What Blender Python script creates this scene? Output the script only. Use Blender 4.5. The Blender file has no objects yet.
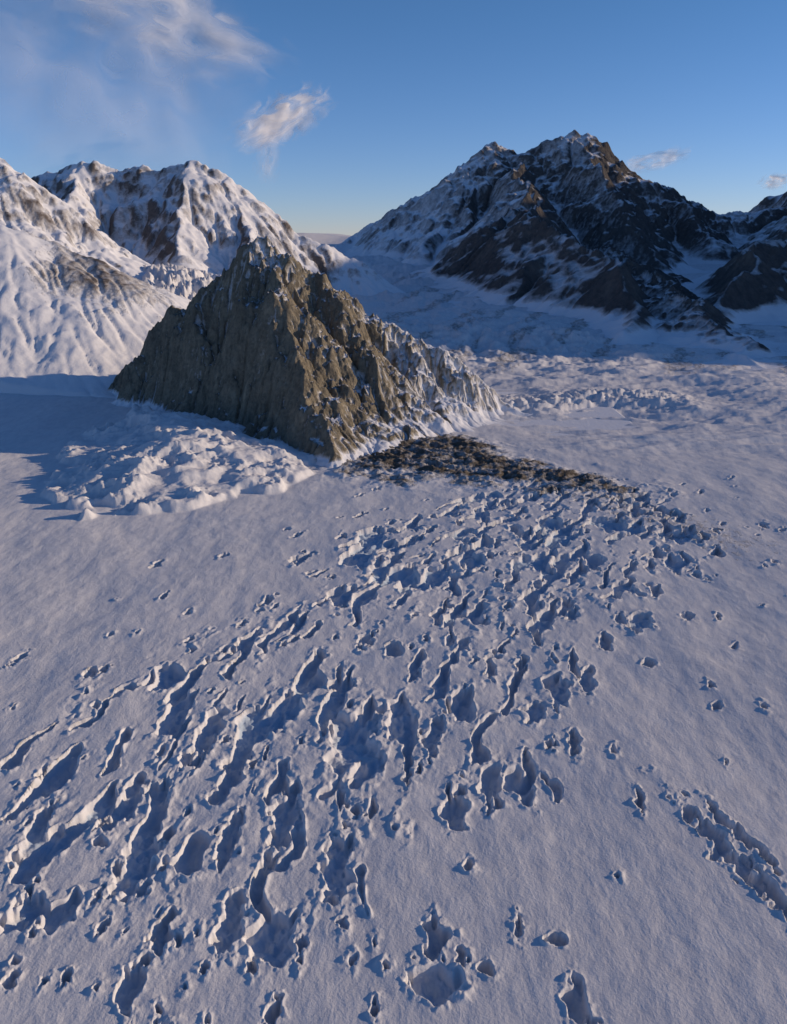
import bpy, math, numpy as np, time
T0=time.time()
rng=np.random.default_rng(7)
# ------------------------------------------------------------ noise
_perm=np.random.default_rng(3).permutation(512).astype(np.int32)
_ang=np.random.default_rng(4).random(512)*2*np.pi
_gx=np.cos(_ang).astype(np.float32); _gy=np.sin(_ang).astype(np.float32)
def perlin(x,y,seed=0):
    x=np.asarray(x,dtype=np.float64)+seed*17.31; y=np.asarray(y,dtype=np.float64)-seed*9.77
    xi=np.floor(x).astype(np.int32); yi=np.floor(y).astype(np.int32)
    fx=(x-xi).astype(np.float32); fy=(y-yi).astype(np.float32)
    u=fx*fx*fx*(fx*(fx*6-15)+10); v=fy*fy*fy*(fy*(fy*6-15)+10)
    a0=_perm[xi&511]; a1=_perm[(xi+1)&511]
    def g(a,yy,dx,dy):
        h=_perm[(a+yy)&511]
        return _gx[h]*dx+_gy[h]*dy
    n00=g(a0,yi,fx,fy); n10=g(a1,yi,fx-1,fy)
    n01=g(a0,yi+1,fx,fy-1); n11=g(a1,yi+1,fx-1,fy-1)
    r0=n00+u*(n10-n00); r1=n01+u*(n11-n01)
    return (r0+v*(r1-r0))*1.5
def fbm(x,y,o=4,seed=0,gain=.5):
    s=0;a=1
    for i in range(o):
        s=s+a*perlin(x,y,seed+i*3); x=x*2.03;y=y*2.03;a*=gain
    return s
def ridged(x,y,o=4,seed=0,gain=.5):
    s=0;a=1
    for i in range(o):
        s=s+a*(1-np.abs(perlin(x,y,seed+i*3))*1.6); x=x*2.07;y=y*2.07;a*=gain
    return s-1
def sst(x,a,b):
    t=np.clip((x-a)/(b-a),0,1); return t*t*(3-2*t)
# ------------------------------------------------------------ mesh helper
def grid_mesh(name,X,Y,Z,attrs,mat):
    ny,nx=X.shape
    me=bpy.data.meshes.new(name)
    co=np.stack([X,Y,Z],-1).reshape(-1,3).astype(np.float32)
    idx=np.arange(nx*ny).reshape(ny,nx)
    q=np.stack([idx[:-1,:-1],idx[:-1,1:],idx[1:,1:],idx[1:,:-1]],-1).reshape(-1,4)
    me.vertices.add(len(co)); me.vertices.foreach_set('co',co.ravel())
    me.loops.add(q.size); me.loops.foreach_set('vertex_index',q.ravel().astype(np.int32))
    me.polygons.add(len(q)); me.polygons.foreach_set('loop_start',np.arange(0,q.size,4,dtype=np.int32))
    me.polygons.foreach_set('use_smooth',np.ones(len(q),dtype=bool))
    me.update()
    for k,v in attrs.items():
        a=me.attributes.new(k,'FLOAT','POINT'); a.data.foreach_set('value',v.ravel().astype(np.float32))
    ob=bpy.data.objects.new(name,me); bpy.context.collection.objects.link(ob)
    me.materials.append(mat)
    return ob
# ------------------------------------------------------------ glacier base level
def base_level(x,y):
    z=130*sst(y,1700,5200)+150*sst(y,4000,8000)
    z=z+150*np.exp(-(((x+680)/430)**2+((y-2600)/520)**2))
    z=z+40*sst(-x,450,900)*sst(y,1100,2000)
    return z
# ------------------------------------------------------------ materials
def new_mat(name):
    m=bpy.data.materials.new(name); m.use_nodes=True
    nt=m.node_tree; nt.nodes.clear()
    return m,nt
class N:
    def __init__(s,nt): s.nt=nt
    def __call__(s,t,**k):
        n=s.nt.nodes.new(t)
        for a,b in k.items(): setattr(n,a,b)
        return n
    def link(s,a,b): s.nt.links.new(a,b)
    def math(s,op,a,b=None,c=None):
        n=s.nt.nodes.new('ShaderNodeMath'); n.operation=op
        for i,v in enumerate((a,b,c)):
            if v is None: continue
            if isinstance(v,(int,float)): n.inputs[i].default_value=v
            else: s.nt.links.new(v,n.inputs[i])
        return n.outputs[0]
    def noise(s,vec,scale,detail=6,rough=.55,dist=0):
        n=s.nt.nodes.new('ShaderNodeTexNoise'); n.inputs['Scale'].default_value=scale
        n.inputs['Detail'].default_value=detail; n.inputs['Roughness'].default_value=rough
        n.inputs['Distortion'].default_value=dist
        s.nt.links.new(vec,n.inputs['Vector']); return n.outputs[0]
    def ramp(s,f,stops):
        n=s.nt.nodes.new('ShaderNodeValToRGB'); cr=n.color_ramp
        while len(cr.elements)<len(stops): cr.elements.new(.5)
        for e,(p,c) in zip(cr.elements,stops):
            e.position=p; e.color=(c,c,c,1) if isinstance(c,(int,float)) else (*c,1)
        s.nt.links.new(f,n.inputs[0]); return n.outputs[0]
    def mix(s,f,a,b,mode='MIX'):
        n=s.nt.nodes.new('ShaderNodeMix'); n.data_type='RGBA'; n.blend_type=mode
        for i,v in ((0,f),(6,a),(7,b)):
            if isinstance(v,(int,float)): n.inputs[i].default_value=v
            elif isinstance(v,tuple): n.inputs[i].default_value=(*v,1)
            else: s.nt.links.new(v,n.inputs[i])
        return n.outputs[2]
    def bump(s,h,dist,strength=1,normal=None):
        n=s.nt.nodes.new('ShaderNodeBump'); n.inputs['Distance'].default_value=dist
        n.inputs['Strength'].default_value=strength
        s.nt.links.new(h,n.inputs['Height'])
        if normal is not None: s.nt.links.new(normal,n.inputs['Normal'])
        return n.outputs[0]
def mapping(n,vec,scale,rot=(0,0,0)):
    m=n('ShaderNodeMapping'); m.inputs['Scale'].default_value=scale; m.inputs['Rotation'].default_value=rot
    n.link(vec,m.inputs['Vector']); return m.outputs[0]
SNOW=(.74,.75,.79)
def rock_snow_mat(name,size,c_dark,c_mid,c_light,snowc=SNOW,edge=.30,bd=1.):
    m,nt=new_mat(name); n=N(nt)
    pos=n('ShaderNodeNewGeometry').outputs['Position']
    at=n('ShaderNodeAttribute',attribute_name='snow').outputs['Fac']
    n1=n.noise(pos,1/(34*size),3,.6,.4); n2=n.noise(pos,1/(6*size),5,.72); n3=n.noise(mapping(n,pos,(1,1,.3)),1/(10*size),3,.65,.6)
    rock=n.ramp(n1,[(.28,c_dark),(.5,c_mid),(.72,c_light)])
    rock=n.mix(n.ramp(n3,[(.35,0.),(.7,.8)]),rock,c_dark)
    rock=n.mix(.4,rock,n.ramp(n2,[(.3,c_dark),(.7,c_light)]))
    f=n.math('ADD',at,n.math('MULTIPLY',n.math('SUBTRACT',n2,.5),1.1))
    f=n.math('ADD',f,n.math('MULTIPLY',n.math('SUBTRACT',n3,.5),.8))
    f=n.ramp(f,[(.5-edge/2,0.),(.5+edge/2,1.)])
    col=n.mix(f,rock,snowc)
    b=n('ShaderNodeBsdfDiffuse'); b.inputs['Roughness'].default_value=.3
    n.link(col,b.inputs['Color'])
    hb=n.math('ADD',n2,n.math('MULTIPLY',n3,.8))
    hb=n.math('MULTIPLY',hb,n.math('SUBTRACT',1.15,f))
    n.link(n.bump(hb,3.4*size*bd,1),b.inputs['Normal'])
    o=n('ShaderNodeOutputMaterial'); n.link(b.outputs[0],o.inputs[0]); return m
def snow_mat():
    m,nt=new_mat('glacier_snow'); n=N(nt)
    pos=n('ShaderNodeNewGeometry').outputs['Position']
    dirt=n('ShaderNodeAttribute',attribute_name='dirt').outputs['Fac']
    pit=n('ShaderNodeAttribute',attribute_name='pit').outputs['Fac']
    fine=n.noise(pos,.7,4,.68); med=n.noise(mapping(n,pos,(1,.45,1),(0,0,.5)),.12,4,.62,.5)
    big=n.noise(mapping(n,pos,(1,.4,1),(0,0,.35)),.014,3,.55,.8)
    col=n.mix(n.ramp(med,[(.3,0.),(.7,1.)]),(.62,.62,.65),(.75,.74,.75))
    col=n.mix(n.ramp(big,[(.35,.22),(.6,0.)]),col,(.50,.52,.58))
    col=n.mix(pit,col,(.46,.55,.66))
    dn=n.math('ADD',dirt,n.math('MULTIPLY',n.math('SUBTRACT',n.noise(pos,.10,5,.72),.5),1.5))
    df=n.math('MULTIPLY',n.ramp(dn,[(.35,0.),(.9,1.)]),n.ramp(dirt,[(.02,0.),(.2,1.)]))
    rc=n.ramp(fine,[(.3,(.09,.078,.065)),(.7,(.23,.20,.165))])
    col=n.mix(df,col,rc)
    b=n('ShaderNodeBsdfDiffuse'); b.inputs['Roughness'].default_value=.2
    n.link(col,b.inputs['Color'])
    h=n.math('ADD',n.math('MULTIPLY',fine,.34),n.math('MULTIPLY',med,.5))
    h=n.math('ADD',h,n.math('MULTIPLY',n.math('MULTIPLY',df,fine),3.))
    n.link(n.bump(h,1.0,1),b.inputs['Normal'])
    o=n('ShaderNodeOutputMaterial'); n.link(b.outputs[0],o.inputs[0]); return m
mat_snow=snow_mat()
mat_near=rock_snow_mat('weathered_rock_snow',1.0,(.095,.086,.070),(.245,.215,.165),(.42,.365,.27),edge=.7,bd=1.2)
mat_far=rock_snow_mat('distant_rock_snow',4.0,(.06,.059,.065),(.115,.108,.105),(.20,.18,.16),edge=1.0)
mat_left=rock_snow_mat('ridge_rock_snow',2.2,(.10,.09,.09),(.18,.155,.14),(.27,.23,.20),edge=.8)
# ------------------------------------------------------------ GLACIER
rows=[150.]
while rows[-1]<12500:
    y=rows[-1]; r=.00185 if y<1250 else (.0035 if y<3000 else .012)
    if y<225: r=.006
    rows.append(y*(1+r))
rows=np.array(rows); NX=1150
t=np.linspace(-.78,.78,NX)
Y=np.repeat(rows[:,None],NX,1); X=(rows[:,None]+25)*t[None,:]
Z=base_level(X,Y)
Z+=1.8*fbm(X/90,Y/130,3,11)*sst(Y,180,500)+.30*fbm(X/14,Y/22,4,21)
g=lambda y:.6*np.clip(y-250,0,None)**2/1300
gp=lambda y:1.2*np.clip(y-250,0,None)/1300
ky=[200,249,269,291,315,343,374,411,453,503,563,636,679,727,782,844,915,998,1040]
kl=[-120,-138,-146,-210,-223,-238,-254,-275,-277,-245,-206,-107,-86,-77,-66,-26,44,190,300]
kr=[-40,-35,-23,-6,-2,24,93,119,135,154,177,240,282,338,366,353,355,332,310]
dl=[.45,.45,.5,.55,.6,.64,.66,.68,.72,.73,.75,.8,.9,1.,1.05,1.05,.95,.4,.0]
j1=int(np.searchsorted(rows,1100))
x=X[:j1];y=Y[:j1]
wx=x+6*fbm(x/30,y/40,3,31); wy=y+14*fbm(x/34,y/34,3,33)
XL=np.interp(y,ky,kl);XR=np.interp(y,ky,kr);DD=np.interp(y,ky,dl)
inner=np.minimum(wx-XL,XR-wx)
patch=fbm(x/60,y/95,2,41)
dens=DD*sst(inner,-12,45)
dens=dens*(1-.6*sst(x-np.interp(y,[250,1000],[-5,330]),-20,60)*sst(-y,-640,-560))
sx=(wx-g(wy))
yy_=np.linspace(100,1300,600); Ls=np.interp(yy_,[250,500,900],[64,52,28]); cum=np.cumsum(2./Ls)
vy=np.interp(wy,yy_,cum)
n=fbm(sx/15.,vy,3,51,.36)+.48*patch
th=1.03-1.04*dens
q=(n-th)/.36
q=np.where(dens<.02,-2,q)
def addpit(q,px,py,hw,hl,ang=None,wob=.45,seed=0):
    s=gp(py) if ang is None else ang
    L=math.hypot(s,1); dx,dy=s/L,1/L
    R=hl*1.8+4
    a,b=np.searchsorted(rows[:j1],[py-R,py+R])
    if b-a<2: return
    c0=max(0,int(((px-R)/(py-R+25 if px-R<0 else py+R+25)+.78)/1.56*(NX-1))-2)
    c1=min(NX,int(((px+R)/(py+R+25 if px+R<0 else py-R+25)+.78)/1.56*(NX-1))+2)
    if c1-c0<2: return
    X_=x[a:b,c0:c1];Y_=y[a:b,c0:c1]
    u=(X_-px)*dy-(Y_-py)*dx; v=(X_-px)*dx+(Y_-py)*dy
    u=u+hw*.6*perlin(v/(hw*2.2)+seed,X_*0+seed*1.7,seed)
    w=wob*fbm(X_/(hw*1.1+2),Y_/(hw*1.5+2),3,seed+60)
    d=(1-np.sqrt((u/hw)**2+(v/hl)**2)+w)*min(1.,hw/6)*1.3
    q[a:b,c0:c1]=np.maximum(q[a:b,c0:c1],d)
hand=[(-27,432,15,44),(34,368,7,19),(57,388,6.5,22),(77,379,4,12),(-53,280,10,17),(-29,325,8,24),(26,437,6,22),(47,477,5,19),
(-104,285,4,16),(-111,257,6,15),(-174,294,9,14),(19,257,13,10),(19,281,5,13),(117,490,6,20),(138,503,6,20),(113,427,4,14),
(207,600,8,14),(245,602,6,9),(219,471,4,5),(97,465,8,13),(-87,350,5,18),(75,280,6,4),(40,264,3.5,4),(75,249,5,11),(38,325,3,5),
(-130,330,8,24),(-75,290,6,20),(-60,360,7,28),(-95,400,7,28),(165,560,6,14),(190,530,5,8),(150,610,5,14),(-150,370,7,26),(-120,440,8,30),(-190,350,7,22),(-70,470,9,30)]
for i,(a,b,c,d) in enumerate(hand): addpit(q,a,b,c,d,None,.5,i+1)
addpit(q,170,338,5.5,42,-.30,.8,77); addpit(q,184,346,4,26,-.35,.8,78); addpit(q,182,312,4.5,20,-.3,.8,79)
for i in range(300):
    py=float(np.exp(rng.uniform(math.log(235),math.log(1040))))
    xl=np.interp(py,ky,kl);xr=np.interp(py,ky,kr)
    px=float(rng.normal((xl+xr)/2,(xr-xl)*.42+25))
    s=rng.uniform(.9,3.)*(1+.4*(py>500))
    if rng.random()<.12: s*=1.5
    addpit(q,px,py,s,s*rng.uniform(1.3,3.2),None,.7,100+i)
D=6.0+2.6*fbm(x/40,y/40,2,81)
D=D*np.interp(y,[240,600,900,1040],[1.,1.,.9,.6])
ins=sst(q,0,.27)
depth=D*(.64*ins+.44*np.clip(q,0,1.3))
depth=np.clip(depth,0,13)
rough=fbm(x/6,y/7,4,85)
rim=.9*np.exp(-(np.clip(-q,0,9)/.35)**2)*(1-ins)*(.6+rough)
Z[:j1]+=-depth+rim+ins*1.2*rough+dens*.9*fbm(x/8,y/10,3,88)*sst(q,-1.5,-.2)
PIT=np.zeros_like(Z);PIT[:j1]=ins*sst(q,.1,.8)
def sdf_poly(px,py,P):
    d=np.full(px.shape,1e9);inside=np.zeros(px.shape,bool)
    for i in range(len(P)):
        x0,y0=P[i];x1,y1=P[(i+1)%len(P)]
        ex,ey=x1-x0,y1-y0
        tt=np.clip(((px-x0)*ex+(py-y0)*ey)/(ex*ex+ey*ey),0,1)
        d=np.minimum(d,np.hypot(px-x0-tt*ex,py-y0-tt*ey))
        c=((y0>py)!=(y1>py))&(px<(x1-x0)*(py-y0)/((y1-y0) if y1!=y0 else 1e-9)+x0)
        inside^=c
    return np.where(inside,d,-d)
A,B=int(np.searchsorted(rows,780)),int(np.searchsorted(rows,1700))
xx=X[A:B];yy=Y[A:B]
sd=sdf_poly(xx+26*fbm(xx/60,yy/60,3,91),yy+26*fbm(xx/60,yy/60,3,95),[(-460,1100),(-425,930),(-335,850),(-245,880),(-165,935),(-105,1005),(-80,1080),(-250,1330),(-440,1430),(-500,1250)])
mm=sst(sd,0,16)
hum=ridged((xx+.6*yy)/70,(yy-.4*xx)/40,5,97,.52)
Z[A:B]+=mm*(8+32*sst(sd,5,190)+8*hum*(.3+sst(fbm(xx/80,yy/80,2,99),-.3,.4)))
# debris tongue trailing off the right foot of the peak
dm=sdf_poly(xx+40*fbm(xx/55,yy/55,4,101),yy+40*fbm(xx/55,yy/55,4,103),[(-85,1050),(-20,1010),(80,1000),(165,970),(260,930),(300,960),(235,1030),(170,1110),(110,1210),(60,1300),(-60,1180)])
DIRT=np.zeros_like(Z)
stripe=fbm((xx*.5+yy)/26,(yy*.5-xx)/160,4,107)
DIRT[A:B]=np.clip(.84*sst(dm,-60,45)+.28*stripe*sst(dm,-70,0),0,1)
dd=sdf_poly(X[:B],Y[:B],[(120,990),(330,700),(430,760),(330,930),(240,1010)])
DIRT[:B]=np.maximum(DIRT[:B],.38*sst(dd,-40,60))
Z[A:B]+=sst(dm,-60,60)*(3+5.5*ridged(xx/30,yy/24,5,105,.6))
# broken ice and pressure waves further up the valley
far=sst(Y,1180,1500)*sst(X,60,260)+sst(Y,1500,1800)
far=np.clip(far,0,1)*(1-sst(Y,5000,7000))
fl=X-.35*Y
Z+=far*(5*ridged(fl/160,Y/70,3,111,.5)+1.3*fbm(X/26,Y/16,3,115)+14*fbm(fl/420,Y/260,2,119))
pw=sst(Y,1050,1250)*(1-sst(Y,2300,2900))*sst(X,160,330)
Z+=pw*(6*ridged(X/230,(Y-.15*X)/60,4,121,.5)+7*fbm(X/260,Y/120,2,124))
band=np.exp(-((Y-1480-.25*(X-250)+60*perlin(X/150,Y/150,9))/80)**2)*sst(X,120,220)*(1-sst(X,480,650))
Z+=band*(9+11*ridged(X/45,Y/30,4,117,.5))
band=np.exp(-((Y-2350-.1*X)/420)**2)*sst(X,-150,50)*(1-sst(X,450,800))
Z+=band*(12+24*ridged(X/110,Y/75,4,118,.5))
up=sst(Y,2800,3400)*(1-sst(Y,5600,6600))*sst(X,-500,-200)*(1-sst(X,500,900))
Z+=up*(26*ridged(X/260,Y/210,5,128,.5))
ic=np.exp(-((X+600+.25*(Y-2400))/190)**2-((Y-2350)/500)**2)
Z+=ic*38*ridged(X/62,Y/60,5,131,.55)
st=fbm(fl/85,Y/900,4,141)+.5*fbm(X/60,Y/90,3,143)
DIRT=np.maximum(DIRT,sst(Y,1550,2000)*(1-sst(Y,4200,5600))*sst(X,-200,60)*(.02+.5*sst(st,-.2,.6)))
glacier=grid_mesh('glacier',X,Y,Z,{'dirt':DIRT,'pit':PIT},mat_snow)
print('glacier',X.shape,time.time()-T0)
# ------------------------------------------------------------ erosion + mountains
def blur(A,k=1):
    for _ in range(k):
        P=np.pad(A,1,'edge'); A=(P[:-2,1:-1]+P[2:,1:-1]+P[1:-1,:-2]+P[1:-1,2:]+4*A)/8
    return A
def erode(H,cell,batches=14,nd=9000,steps=70,seed=1,k_er=.3,k_dep=.15,cap=4.):
    H=H/cell; ny,nx=H.shape; r=np.random.default_rng(seed)
    for b in range(batches):
        px=r.uniform(2,nx-3,nd);py=r.uniform(2,ny-3,nd)
        dx=np.zeros(nd);dy=np.zeros(nd);sp=np.ones(nd);wt=np.ones(nd);sed=np.zeros(nd)
        for s in range(steps):
            ix=px.astype(int);iy=py.astype(int);fx=px-ix;fy=py-iy
            h00=H[iy,ix];h10=H[iy,ix+1];h01=H[iy+1,ix];h11=H[iy+1,ix+1]
            gx=(h10-h00)*(1-fy)+(h11-h01)*fy; gy=(h01-h00)*(1-fx)+(h11-h10)*fx
            h=h00*(1-fx)*(1-fy)+h10*fx*(1-fy)+h01*(1-fx)*fy+h11*fx*fy
            dx=dx*.3-gx*.7;dy=dy*.3-gy*.7
            L=np.hypot(dx,dy)+1e-9;dx/=L;dy/=L
            nxp=np.clip(px+dx,1,nx-3);nyp=np.clip(py+dy,1,ny-3)
            jx=nxp.astype(int);jy=nyp.astype(int);ex=nxp-jx;ey=nyp-jy
            h2=H[jy,jx]*(1-ex)*(1-ey)+H[jy,jx+1]*ex*(1-ey)+H[jy+1,jx]*(1-ex)*ey+H[jy+1,jx+1]*ex*ey
            dh=h2-h
            c=np.maximum(-dh,.01)*sp*wt*cap
            up=dh>0; over=sed>c
            dep=np.where(up,np.minimum(dh,sed),np.where(over,(sed-c)*k_dep,0))
            er=np.where(up|over,0,np.minimum((c-sed)*k_er,-dh)); er=np.clip(er,0,.12); dep=np.clip(dep,0,.12)
            dlt=dep-er; sed=sed-dlt
            W=np.zeros(ny*nx)
            i0=iy*nx+ix
            W+=np.bincount(i0,dlt*(1-fx)*(1-fy),ny*nx)+np.bincount(i0+1,dlt*fx*(1-fy),ny*nx)
            W+=np.bincount(i0+nx,dlt*(1-fx)*fy,ny*nx)+np.bincount(i0+nx+1,dlt*fx*fy,ny*nx)
            H+=np.clip(W,-.3,.3).reshape(ny,nx)
            sp=np.sqrt(np.clip(sp*sp-dh*2,0.01,6)); wt*=.985
            px,py=nxp,nyp
        if b%3==2: H=H*.6+.4*blur(H)
    return H*cell
def mountain(name,bx,by,cell,ridges,mat,slope=.95,warp=25,amp=18,fs=110,seed=1,snow_lo=.55,snow_hi=.85,snow_bias=0,er=8,sbx=0,conv=0.0,skirt=14,bias=None,grain=.45,cw=1.,crag=0,cs=24,cut=None):
    xs=np.arange(bx[0],bx[1],cell);ys=np.arange(by[0],by[1],cell)
    X,Y=np.meshgrid(xs,ys)
    wx=X+warp*fbm(X/fs,Y/fs,4,seed);wy=Y+warp*fbm(X/fs,Y/fs,4,seed+20)
    H=np.full(X.shape,-500.)
    for rd in ridges:
        sl=slope
        if isinstance(rd,tuple): sl,rd=rd
        for (x0,y0,z0),(x1,y1,z1) in zip(rd[:-1],rd[1:]):
            ex,ey=x1-x0,y1-y0
            t=np.clip(((wx-x0)*ex+(wy-y0)*ey)/(ex*ex+ey*ey),0,1)
            d=np.hypot(wx-x0-t*ex,wy-y0-t*ey)
            hz=z0+t*(z1-z0)
            h=hz-sl*d*(1-conv*np.clip(d/400,0,1))
            H=np.maximum(H,h)
    if cut is not None: H=np.minimum(H,cut(wx,wy))
    base=base_level(X,Y)
    rel=np.clip((H-base)/(amp*5),0,1)
    H+=amp*(ridged(X/fs,Y/fs,5,seed+40,.48)-.55)*(.25+.75*rel)
    if er: H=erode(H,cell,er,int(X.size*.025),60,seed)
    if crag:
        wq=.35*cs
        cx=X+wq*fbm(X/cs,Y/cs,2,seed+81);cy=Y+wq*fbm(X/cs,Y/cs,2,seed+83)
        H+=crag*(ridged(cx/cs,cy/cs,4,seed+85,.55)-.5)*rel
    H+=cell*grain*fbm(X/(cell*5),Y/(cell*5),3,seed+60)*rel
    R=(H-base)/skirt
    H=base+skirt*(np.where(R>8,R,np.log1p(np.exp(np.clip(R,-30,9)))))-skirt*.35
    gy,gx=np.gradient(blur(H,3),cell)
    nz=1/np.sqrt(1+gx*gx+gy*gy)
    conc=blur(H,12)-H
    sn=sst(nz,snow_lo,snow_hi)+cw*np.clip(conc/(cell*2),-.4,.6)+.3*fbm(X/(fs*.6),Y/(fs*.6),4,seed+70)+snow_bias
    sn+=sbx*np.clip(-gx,-1,1)
    if bias is not None: sn+=bias(X,Y,H)
    sn+=1.3*(1-sst(H-base,skirt*.3,skirt*2.2+8*fbm(X/40,Y/40,2,seed)))
    bd=np.minimum(np.minimum(X-bx[0],bx[1]-X),np.minimum(Y-by[0],by[1]-Y))
    H=H-60*(1-sst(bd,0,8*cell))
    ob=grid_mesh(name,X,Y,H,{'snow':sn},mat)
    print(name,X.shape,time.time()-T0)
    return ob
def cutf(x,y):
    d=((x+70)*-.7176+(y-1035)*-.6965)
    return -1.8*d
mountain('rocky_peak',(-720,420),(960,1950),1.7,[
 [(-243,1430,320),(-161,1450,260),(-90,1455,220),(-24,1450,182),(82,1440,122),(207,1420,26),(300,1400,-30)],
 (1.3,[(-243,1430,320),(-285,1460,264),(-349,1500,216),(-456,1540,156),(-512,1560,95),(-552,1570,15),(-575,1580,-30)]),
 [(-243,1430,320),(-215,1340,262),(-165,1220,165),(-110,1110,62),(-75,1050,-8)],
 [(-100,1440,226),(-45,1330,145),(10,1220,40),(30,1170,0)],
 (1.3,[(-320,1480,230),(-345,1400,150),(-335,1330,50)]),
 (.8,[(20,1445,150),(90,1350,60),(120,1280,0)]),
 [(-161,1450,255),(-130,1620,140),(-80,1880,20)]],
 mat_near,slope=1.1,warp=21,amp=14,fs=85,seed=5,snow_lo=.60,snow_hi=.90,snow_bias=-.14,sbx=.16,er=8,conv=.25,skirt=7,grain=.9,cw=.6,crag=8,cs=30,cut=cutf,
 bias=lambda X,Y,H:.68*sst(X-.3*(1400-Y),-110,90)+.25*sst(H,180,290)+.3*np.exp(-((X+300)/90)**2)*sst(H,120,200))
mountain('mountain',(-900,3700),(2000,7400),8,[
 (.7,[(-500,5600,200),(-236,6000,332),(253,6000,610),(658,6000,925),(880,6050,880),(1000,6030,915),(1234,6000,1010),(1556,6000,830),(2075,6000,540),(2748,6000,510),(3700,6000,530)]),
 [(900,6050,850),(760,5200,640),(612,4300,470),(500,4150,385),(266,4200,290),(100,4100,150)],
 [(612,4250,465),(680,3600,395),(760,3000,255),(740,2600,150),(700,2350,60)],
 [(680,3600,380),(520,3300,200),(450,3100,60)],
 [(253,6000,590),(300,5300,420),(200,4800,270)],
 [(658,6000,890),(450,5400,520),(380,5000,340)],
 [(1234,6000,980),(1250,5200,660),(1300,4600,400),(1350,4200,210)],
 [(1556,6000,770),(1900,5000,370)],
 [(2748,6000,476),(2200,4700,380),(1850,4100,350),(1500,3400,300),(1250,3000,205),(1100,2700,95)],
 [(3600,4000,400),(2300,3900,350),(1850,4000,310)]],
 mat_far,slope=.85,warp=80,amp=50,fs=480,seed=12,snow_lo=.68,snow_hi=.93,snow_bias=-.10,sbx=-.22,er=6,skirt=22,grain=.8,cw=.4,crag=16,cs=160,
 bias=lambda X,Y,H:.45*sst(-X,-900,-100)*sst(Y,4300,4900)+.14*sst(H,650,900)-.28*sst(-Y,-4700,-4000))
mountain('mountain',(450,1600),(1800,3900),5,[
 [(1000,3850,270),(927,3500,225),(960,3000,160),(940,2600,105),(905,2200,52),(885,1980,12),(870,1900,-20)],
 [(960,3000,145),(1150,2900,60)],[(930,3400,200),(800,3150,60)]],
 mat_far,slope=.5,warp=55,amp=26,fs=200,seed=22,snow_lo=.82,snow_hi=.99,snow_bias=-.1,sbx=-.7,er=6,skirt=12,grain=.9,crag=14,cs=60)
mountain('mountain',(-2300,100),(2750,4400),6,[
 [(-2300,3600,500),(-1500,3550,520),(-1274,3500,605),(-1100,3520,580),(-950,3510,580),(-813,3500,614),(-700,3500,550),(-621,3500,480),(-400,3520,330),(-283,3500,288),(-50,3500,150)],
 [(-813,3500,595),(-780,3200,400),(-740,2950,260)],
 [(-1274,3500,580),(-1200,3150,420),(-1150,2850,320)],
 [(-621,3500,470),(-560,3200,330),(-520,2980,220)]],
 mat_left,slope=.85,warp=32,amp=24,fs=230,seed=32,snow_lo=.5,snow_hi=.85,snow_bias=.12,sbx=.5,er=6,skirt=20,grain=.6,crag=8,cs=80,cw=.6)
mountain('mountain',(-2000,-600),(2250,3000),5,[
 [(-1900,2600,620),(-1500,2600,560),(-1168,2600,533),(-1050,2600,450),(-943,2600,325),(-820,2560,190)]],
 mat_left,slope=.85,warp=26,amp=20,fs=170,seed=42,snow_lo=.5,snow_hi=.85,snow_bias=.1,sbx=.4,er=6,skirt=20,grain=.6,crag=8,cs=60,cw=.6)
mountain('mountain',(-1700,-420),(1500,2450),4.5,[
 [(-1600,2000,460),(-1300,2000,400),(-922,2000,335),(-800,2010,305),(-694,2000,265),(-620,1990,170),(-560,1950,90)],
 (1.1,[(-800,2010,300),(-690,1960,225),(-640,1900,140)])],
 mat_left,slope=.58,warp=24,amp=9,fs=260,seed=52,snow_lo=.5,snow_hi=.75,snow_bias=.5,sbx=-.1,er=4,skirt=25,grain=.25,crag=2.5,cs=70,
 bias=lambda X,Y,H:-1.3*np.exp(-((X+690)/130)**2-((Y-1950)/180)**2)*sst(H,80,160))
# unseen massif added past the right edge to cast shadow over the valley
mountain('mountain',(3000,6500),(1900,9000),26,[
 [(4200,2300,500),(4400,2750,1200),(4700,4500,1450),(4600,6000,1350),(4600,8800,1300)],
 [(4500,3600,1250),(3700,3700,600)],[(4700,5000,1400),(3800,5200,750)]],
 mat_far,slope=.8,warp=120,amp=100,fs=700,seed=62,snow_lo=.6,snow_hi=.92,snow_bias=.1,sbx=0,er=3,skirt=30)
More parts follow.
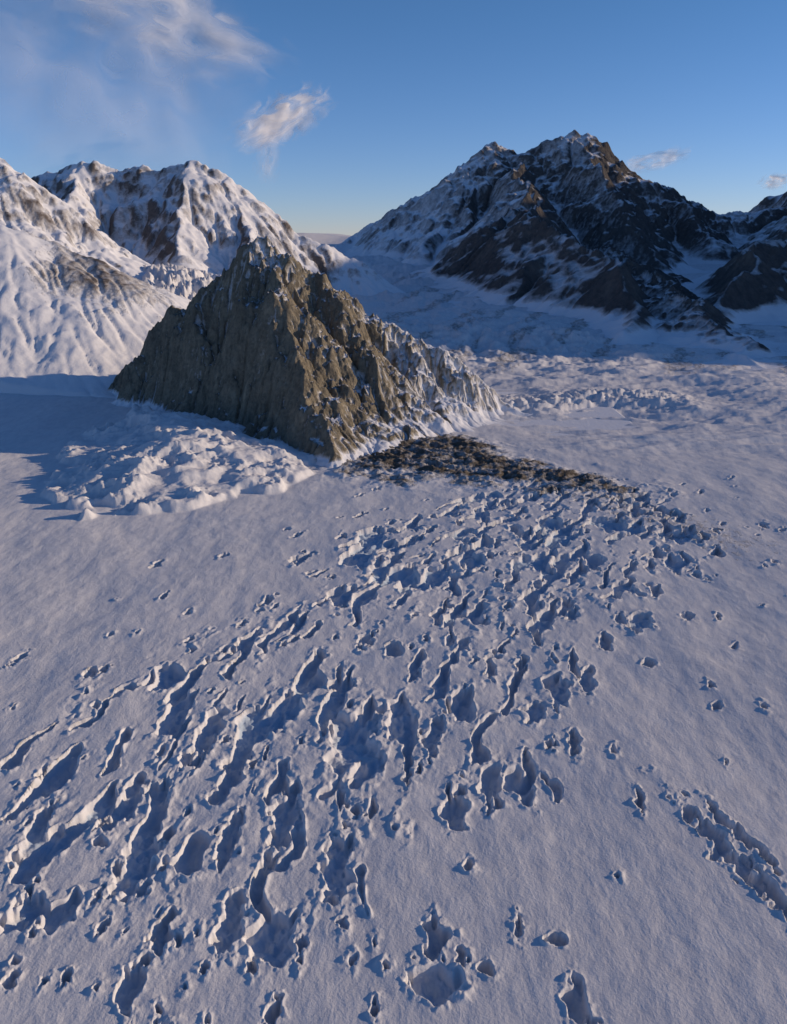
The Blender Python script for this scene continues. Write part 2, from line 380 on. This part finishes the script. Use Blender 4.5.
# ------------------------------------------------------------ clouds
def cloud(loc,w,h,rotz,roll,seed,dens,stretch=(1,1),thr=.45,name='cloud',soft=.28):
    m,nt=new_mat('cloud_vapour'); n=N(nt)
    tc=n('ShaderNodeTexCoord').outputs['Generated']
    mp=n('ShaderNodeMapping'); mp.inputs['Location'].default_value=(seed*3.1,seed*1.7,0); mp.inputs['Scale'].default_value=(stretch[0],1,stretch[1])
    n.link(tc,mp.inputs['Vector'])
    nz=n.noise(mp.outputs[0],2.4,7,.52,.6)
    sep=n('ShaderNodeSeparateXYZ'); n.link(tc,sep.inputs[0])
    dx=n.math('MULTIPLY',n.math('SUBTRACT',sep.outputs[0],.5),2.); dz=n.math('MULTIPLY',n.math('SUBTRACT',sep.outputs[2],.5),2.)
    r=n.math('ADD',n.math('MULTIPLY',dx,dx),n.math('MULTIPLY',dz,dz))
    fall=n.ramp(n.math('SUBTRACT',1.,r),[(0.,0.),(.85,1.)])
    a=n.math('ADD',n.math('SUBTRACT',nz,thr),n.math('MULTIPLY',n.math('SUBTRACT',fall,.7),.35))
    a=n.math('MULTIPLY',n.ramp(a,[(0.,0.),(soft,1.)]),fall)
    a=n.math('MULTIPLY',a,dens)
    d=n('ShaderNodeBsdfDiffuse'); d.inputs[0].default_value=(.9,.9,.92,1)
    tl=n('ShaderNodeBsdfTranslucent'); tl.inputs[0].default_value=(.9,.9,.92,1)
    ad=n('ShaderNodeMixShader'); ad.inputs[0].default_value=.5; n.link(d.outputs[0],ad.inputs[1]);n.link(tl.outputs[0],ad.inputs[2])
    tr=n('ShaderNodeBsdfTransparent'); mx=n('ShaderNodeMixShader')
    n.link(a,mx.inputs[0]);n.link(tr.outputs[0],mx.inputs[1]);n.link(ad.outputs[0],mx.inputs[2])
    o=n('ShaderNodeOutputMaterial'); n.link(mx.outputs[0],o.inputs[0])
    u,v=np.meshgrid(np.linspace(-.5,.5,40),np.linspace(-.5,.5,30))
    ob=grid_mesh(name,u*w,.04*w*fbm(u*4+seed,v*4,3,seed),v*h,{},m)
    ob.location=loc; ob.rotation_euler=(0,roll,rotz)
    return ob
rz=math.radians(40)
cloud((-1100,9000,300+1130),1600,560,rz,math.radians(-24),2,1.,(1.,.8),.32,soft=.35)
cloud((-1290,9000,300+780),420,800,rz,math.radians(15),12,.45,(1.,.8),.36,soft=.5)
cloud((-2250,9000,300+2050),3400,1200,rz,math.radians(12),5,.75,(1.3,1.),.36,soft=.45)
cloud((-3000,9000,300+1700),4200,3200,rz,math.radians(0),15,.42,(.7,.7),.2,soft=.7)
cloud((2850,9500,300+770),1700,260,rz,math.radians(-10),7,.65,(1.,.5),.34,soft=.4)
cloud((4200,9500,300+560),1000,230,rz,math.radians(-5),9,.8,(1.,.5),.34,soft=.4)
# ------------------------------------------------------------ light
EL=13.; AZ=math.radians(84)
sd=np.array([math.sin(AZ)*math.cos(math.radians(EL)),math.cos(AZ)*math.cos(math.radians(EL)),math.sin(math.radians(EL))])
from mathutils import Vector
L=bpy.data.lights.new('sun','SUN'); L.energy=4.2; L.angle=math.radians(.5); L.color=(1.,.77,.53)
lo=bpy.data.objects.new('sun',L); lo.rotation_euler=Vector(sd).to_track_quat('Z','Y').to_euler(); bpy.context.collection.objects.link(lo)
w=bpy.data.worlds.new('World'); bpy.context.scene.world=w; w.use_nodes=True
nt=w.node_tree; nt.nodes.clear(); n=N(nt)
s=n('ShaderNodeTexSky'); s.sky_type='NISHITA'; s.sun_disc=False; s.sun_elevation=math.radians(EL); s.sun_rotation=AZ
s.altitude=2500; s.air_density=1.; s.dust_density=.0; s.ozone_density=3.
bg=n('ShaderNodeBackground'); bg.inputs[1].default_value=.10
tc=n('ShaderNodeTexCoord'); sp=n('ShaderNodeSeparateXYZ'); n.link(tc.outputs['Generated'],sp.inputs[0])
tint=n.mix(n.ramp(sp.outputs[2],[(0.,0.),(.22,1.)]),(.98,.96,1.28),(.76,1.0,1.24))
col=n.mix(1.,s.outputs[0],tint,'MULTIPLY')
n.link(col,bg.inputs[0]); o=n('ShaderNodeOutputWorld'); n.link(bg.outputs[0],o.inputs[0])
cam=bpy.data.cameras.new('camera'); co=bpy.data.objects.new('camera',cam); bpy.context.collection.objects.link(co)
cam.sensor_fit='VERTICAL'; cam.sensor_height=24; cam.lens=24*804/1024; cam.clip_end=60000; cam.clip_start=1
co.location=(0,0,300); co.rotation_euler=(math.radians(71),0,0)
sc=bpy.context.scene; sc.camera=co
sc.view_settings.view_transform='Standard'; sc.view_settings.look='None'; sc.view_settings.exposure=0
print('done',time.time()-T0)
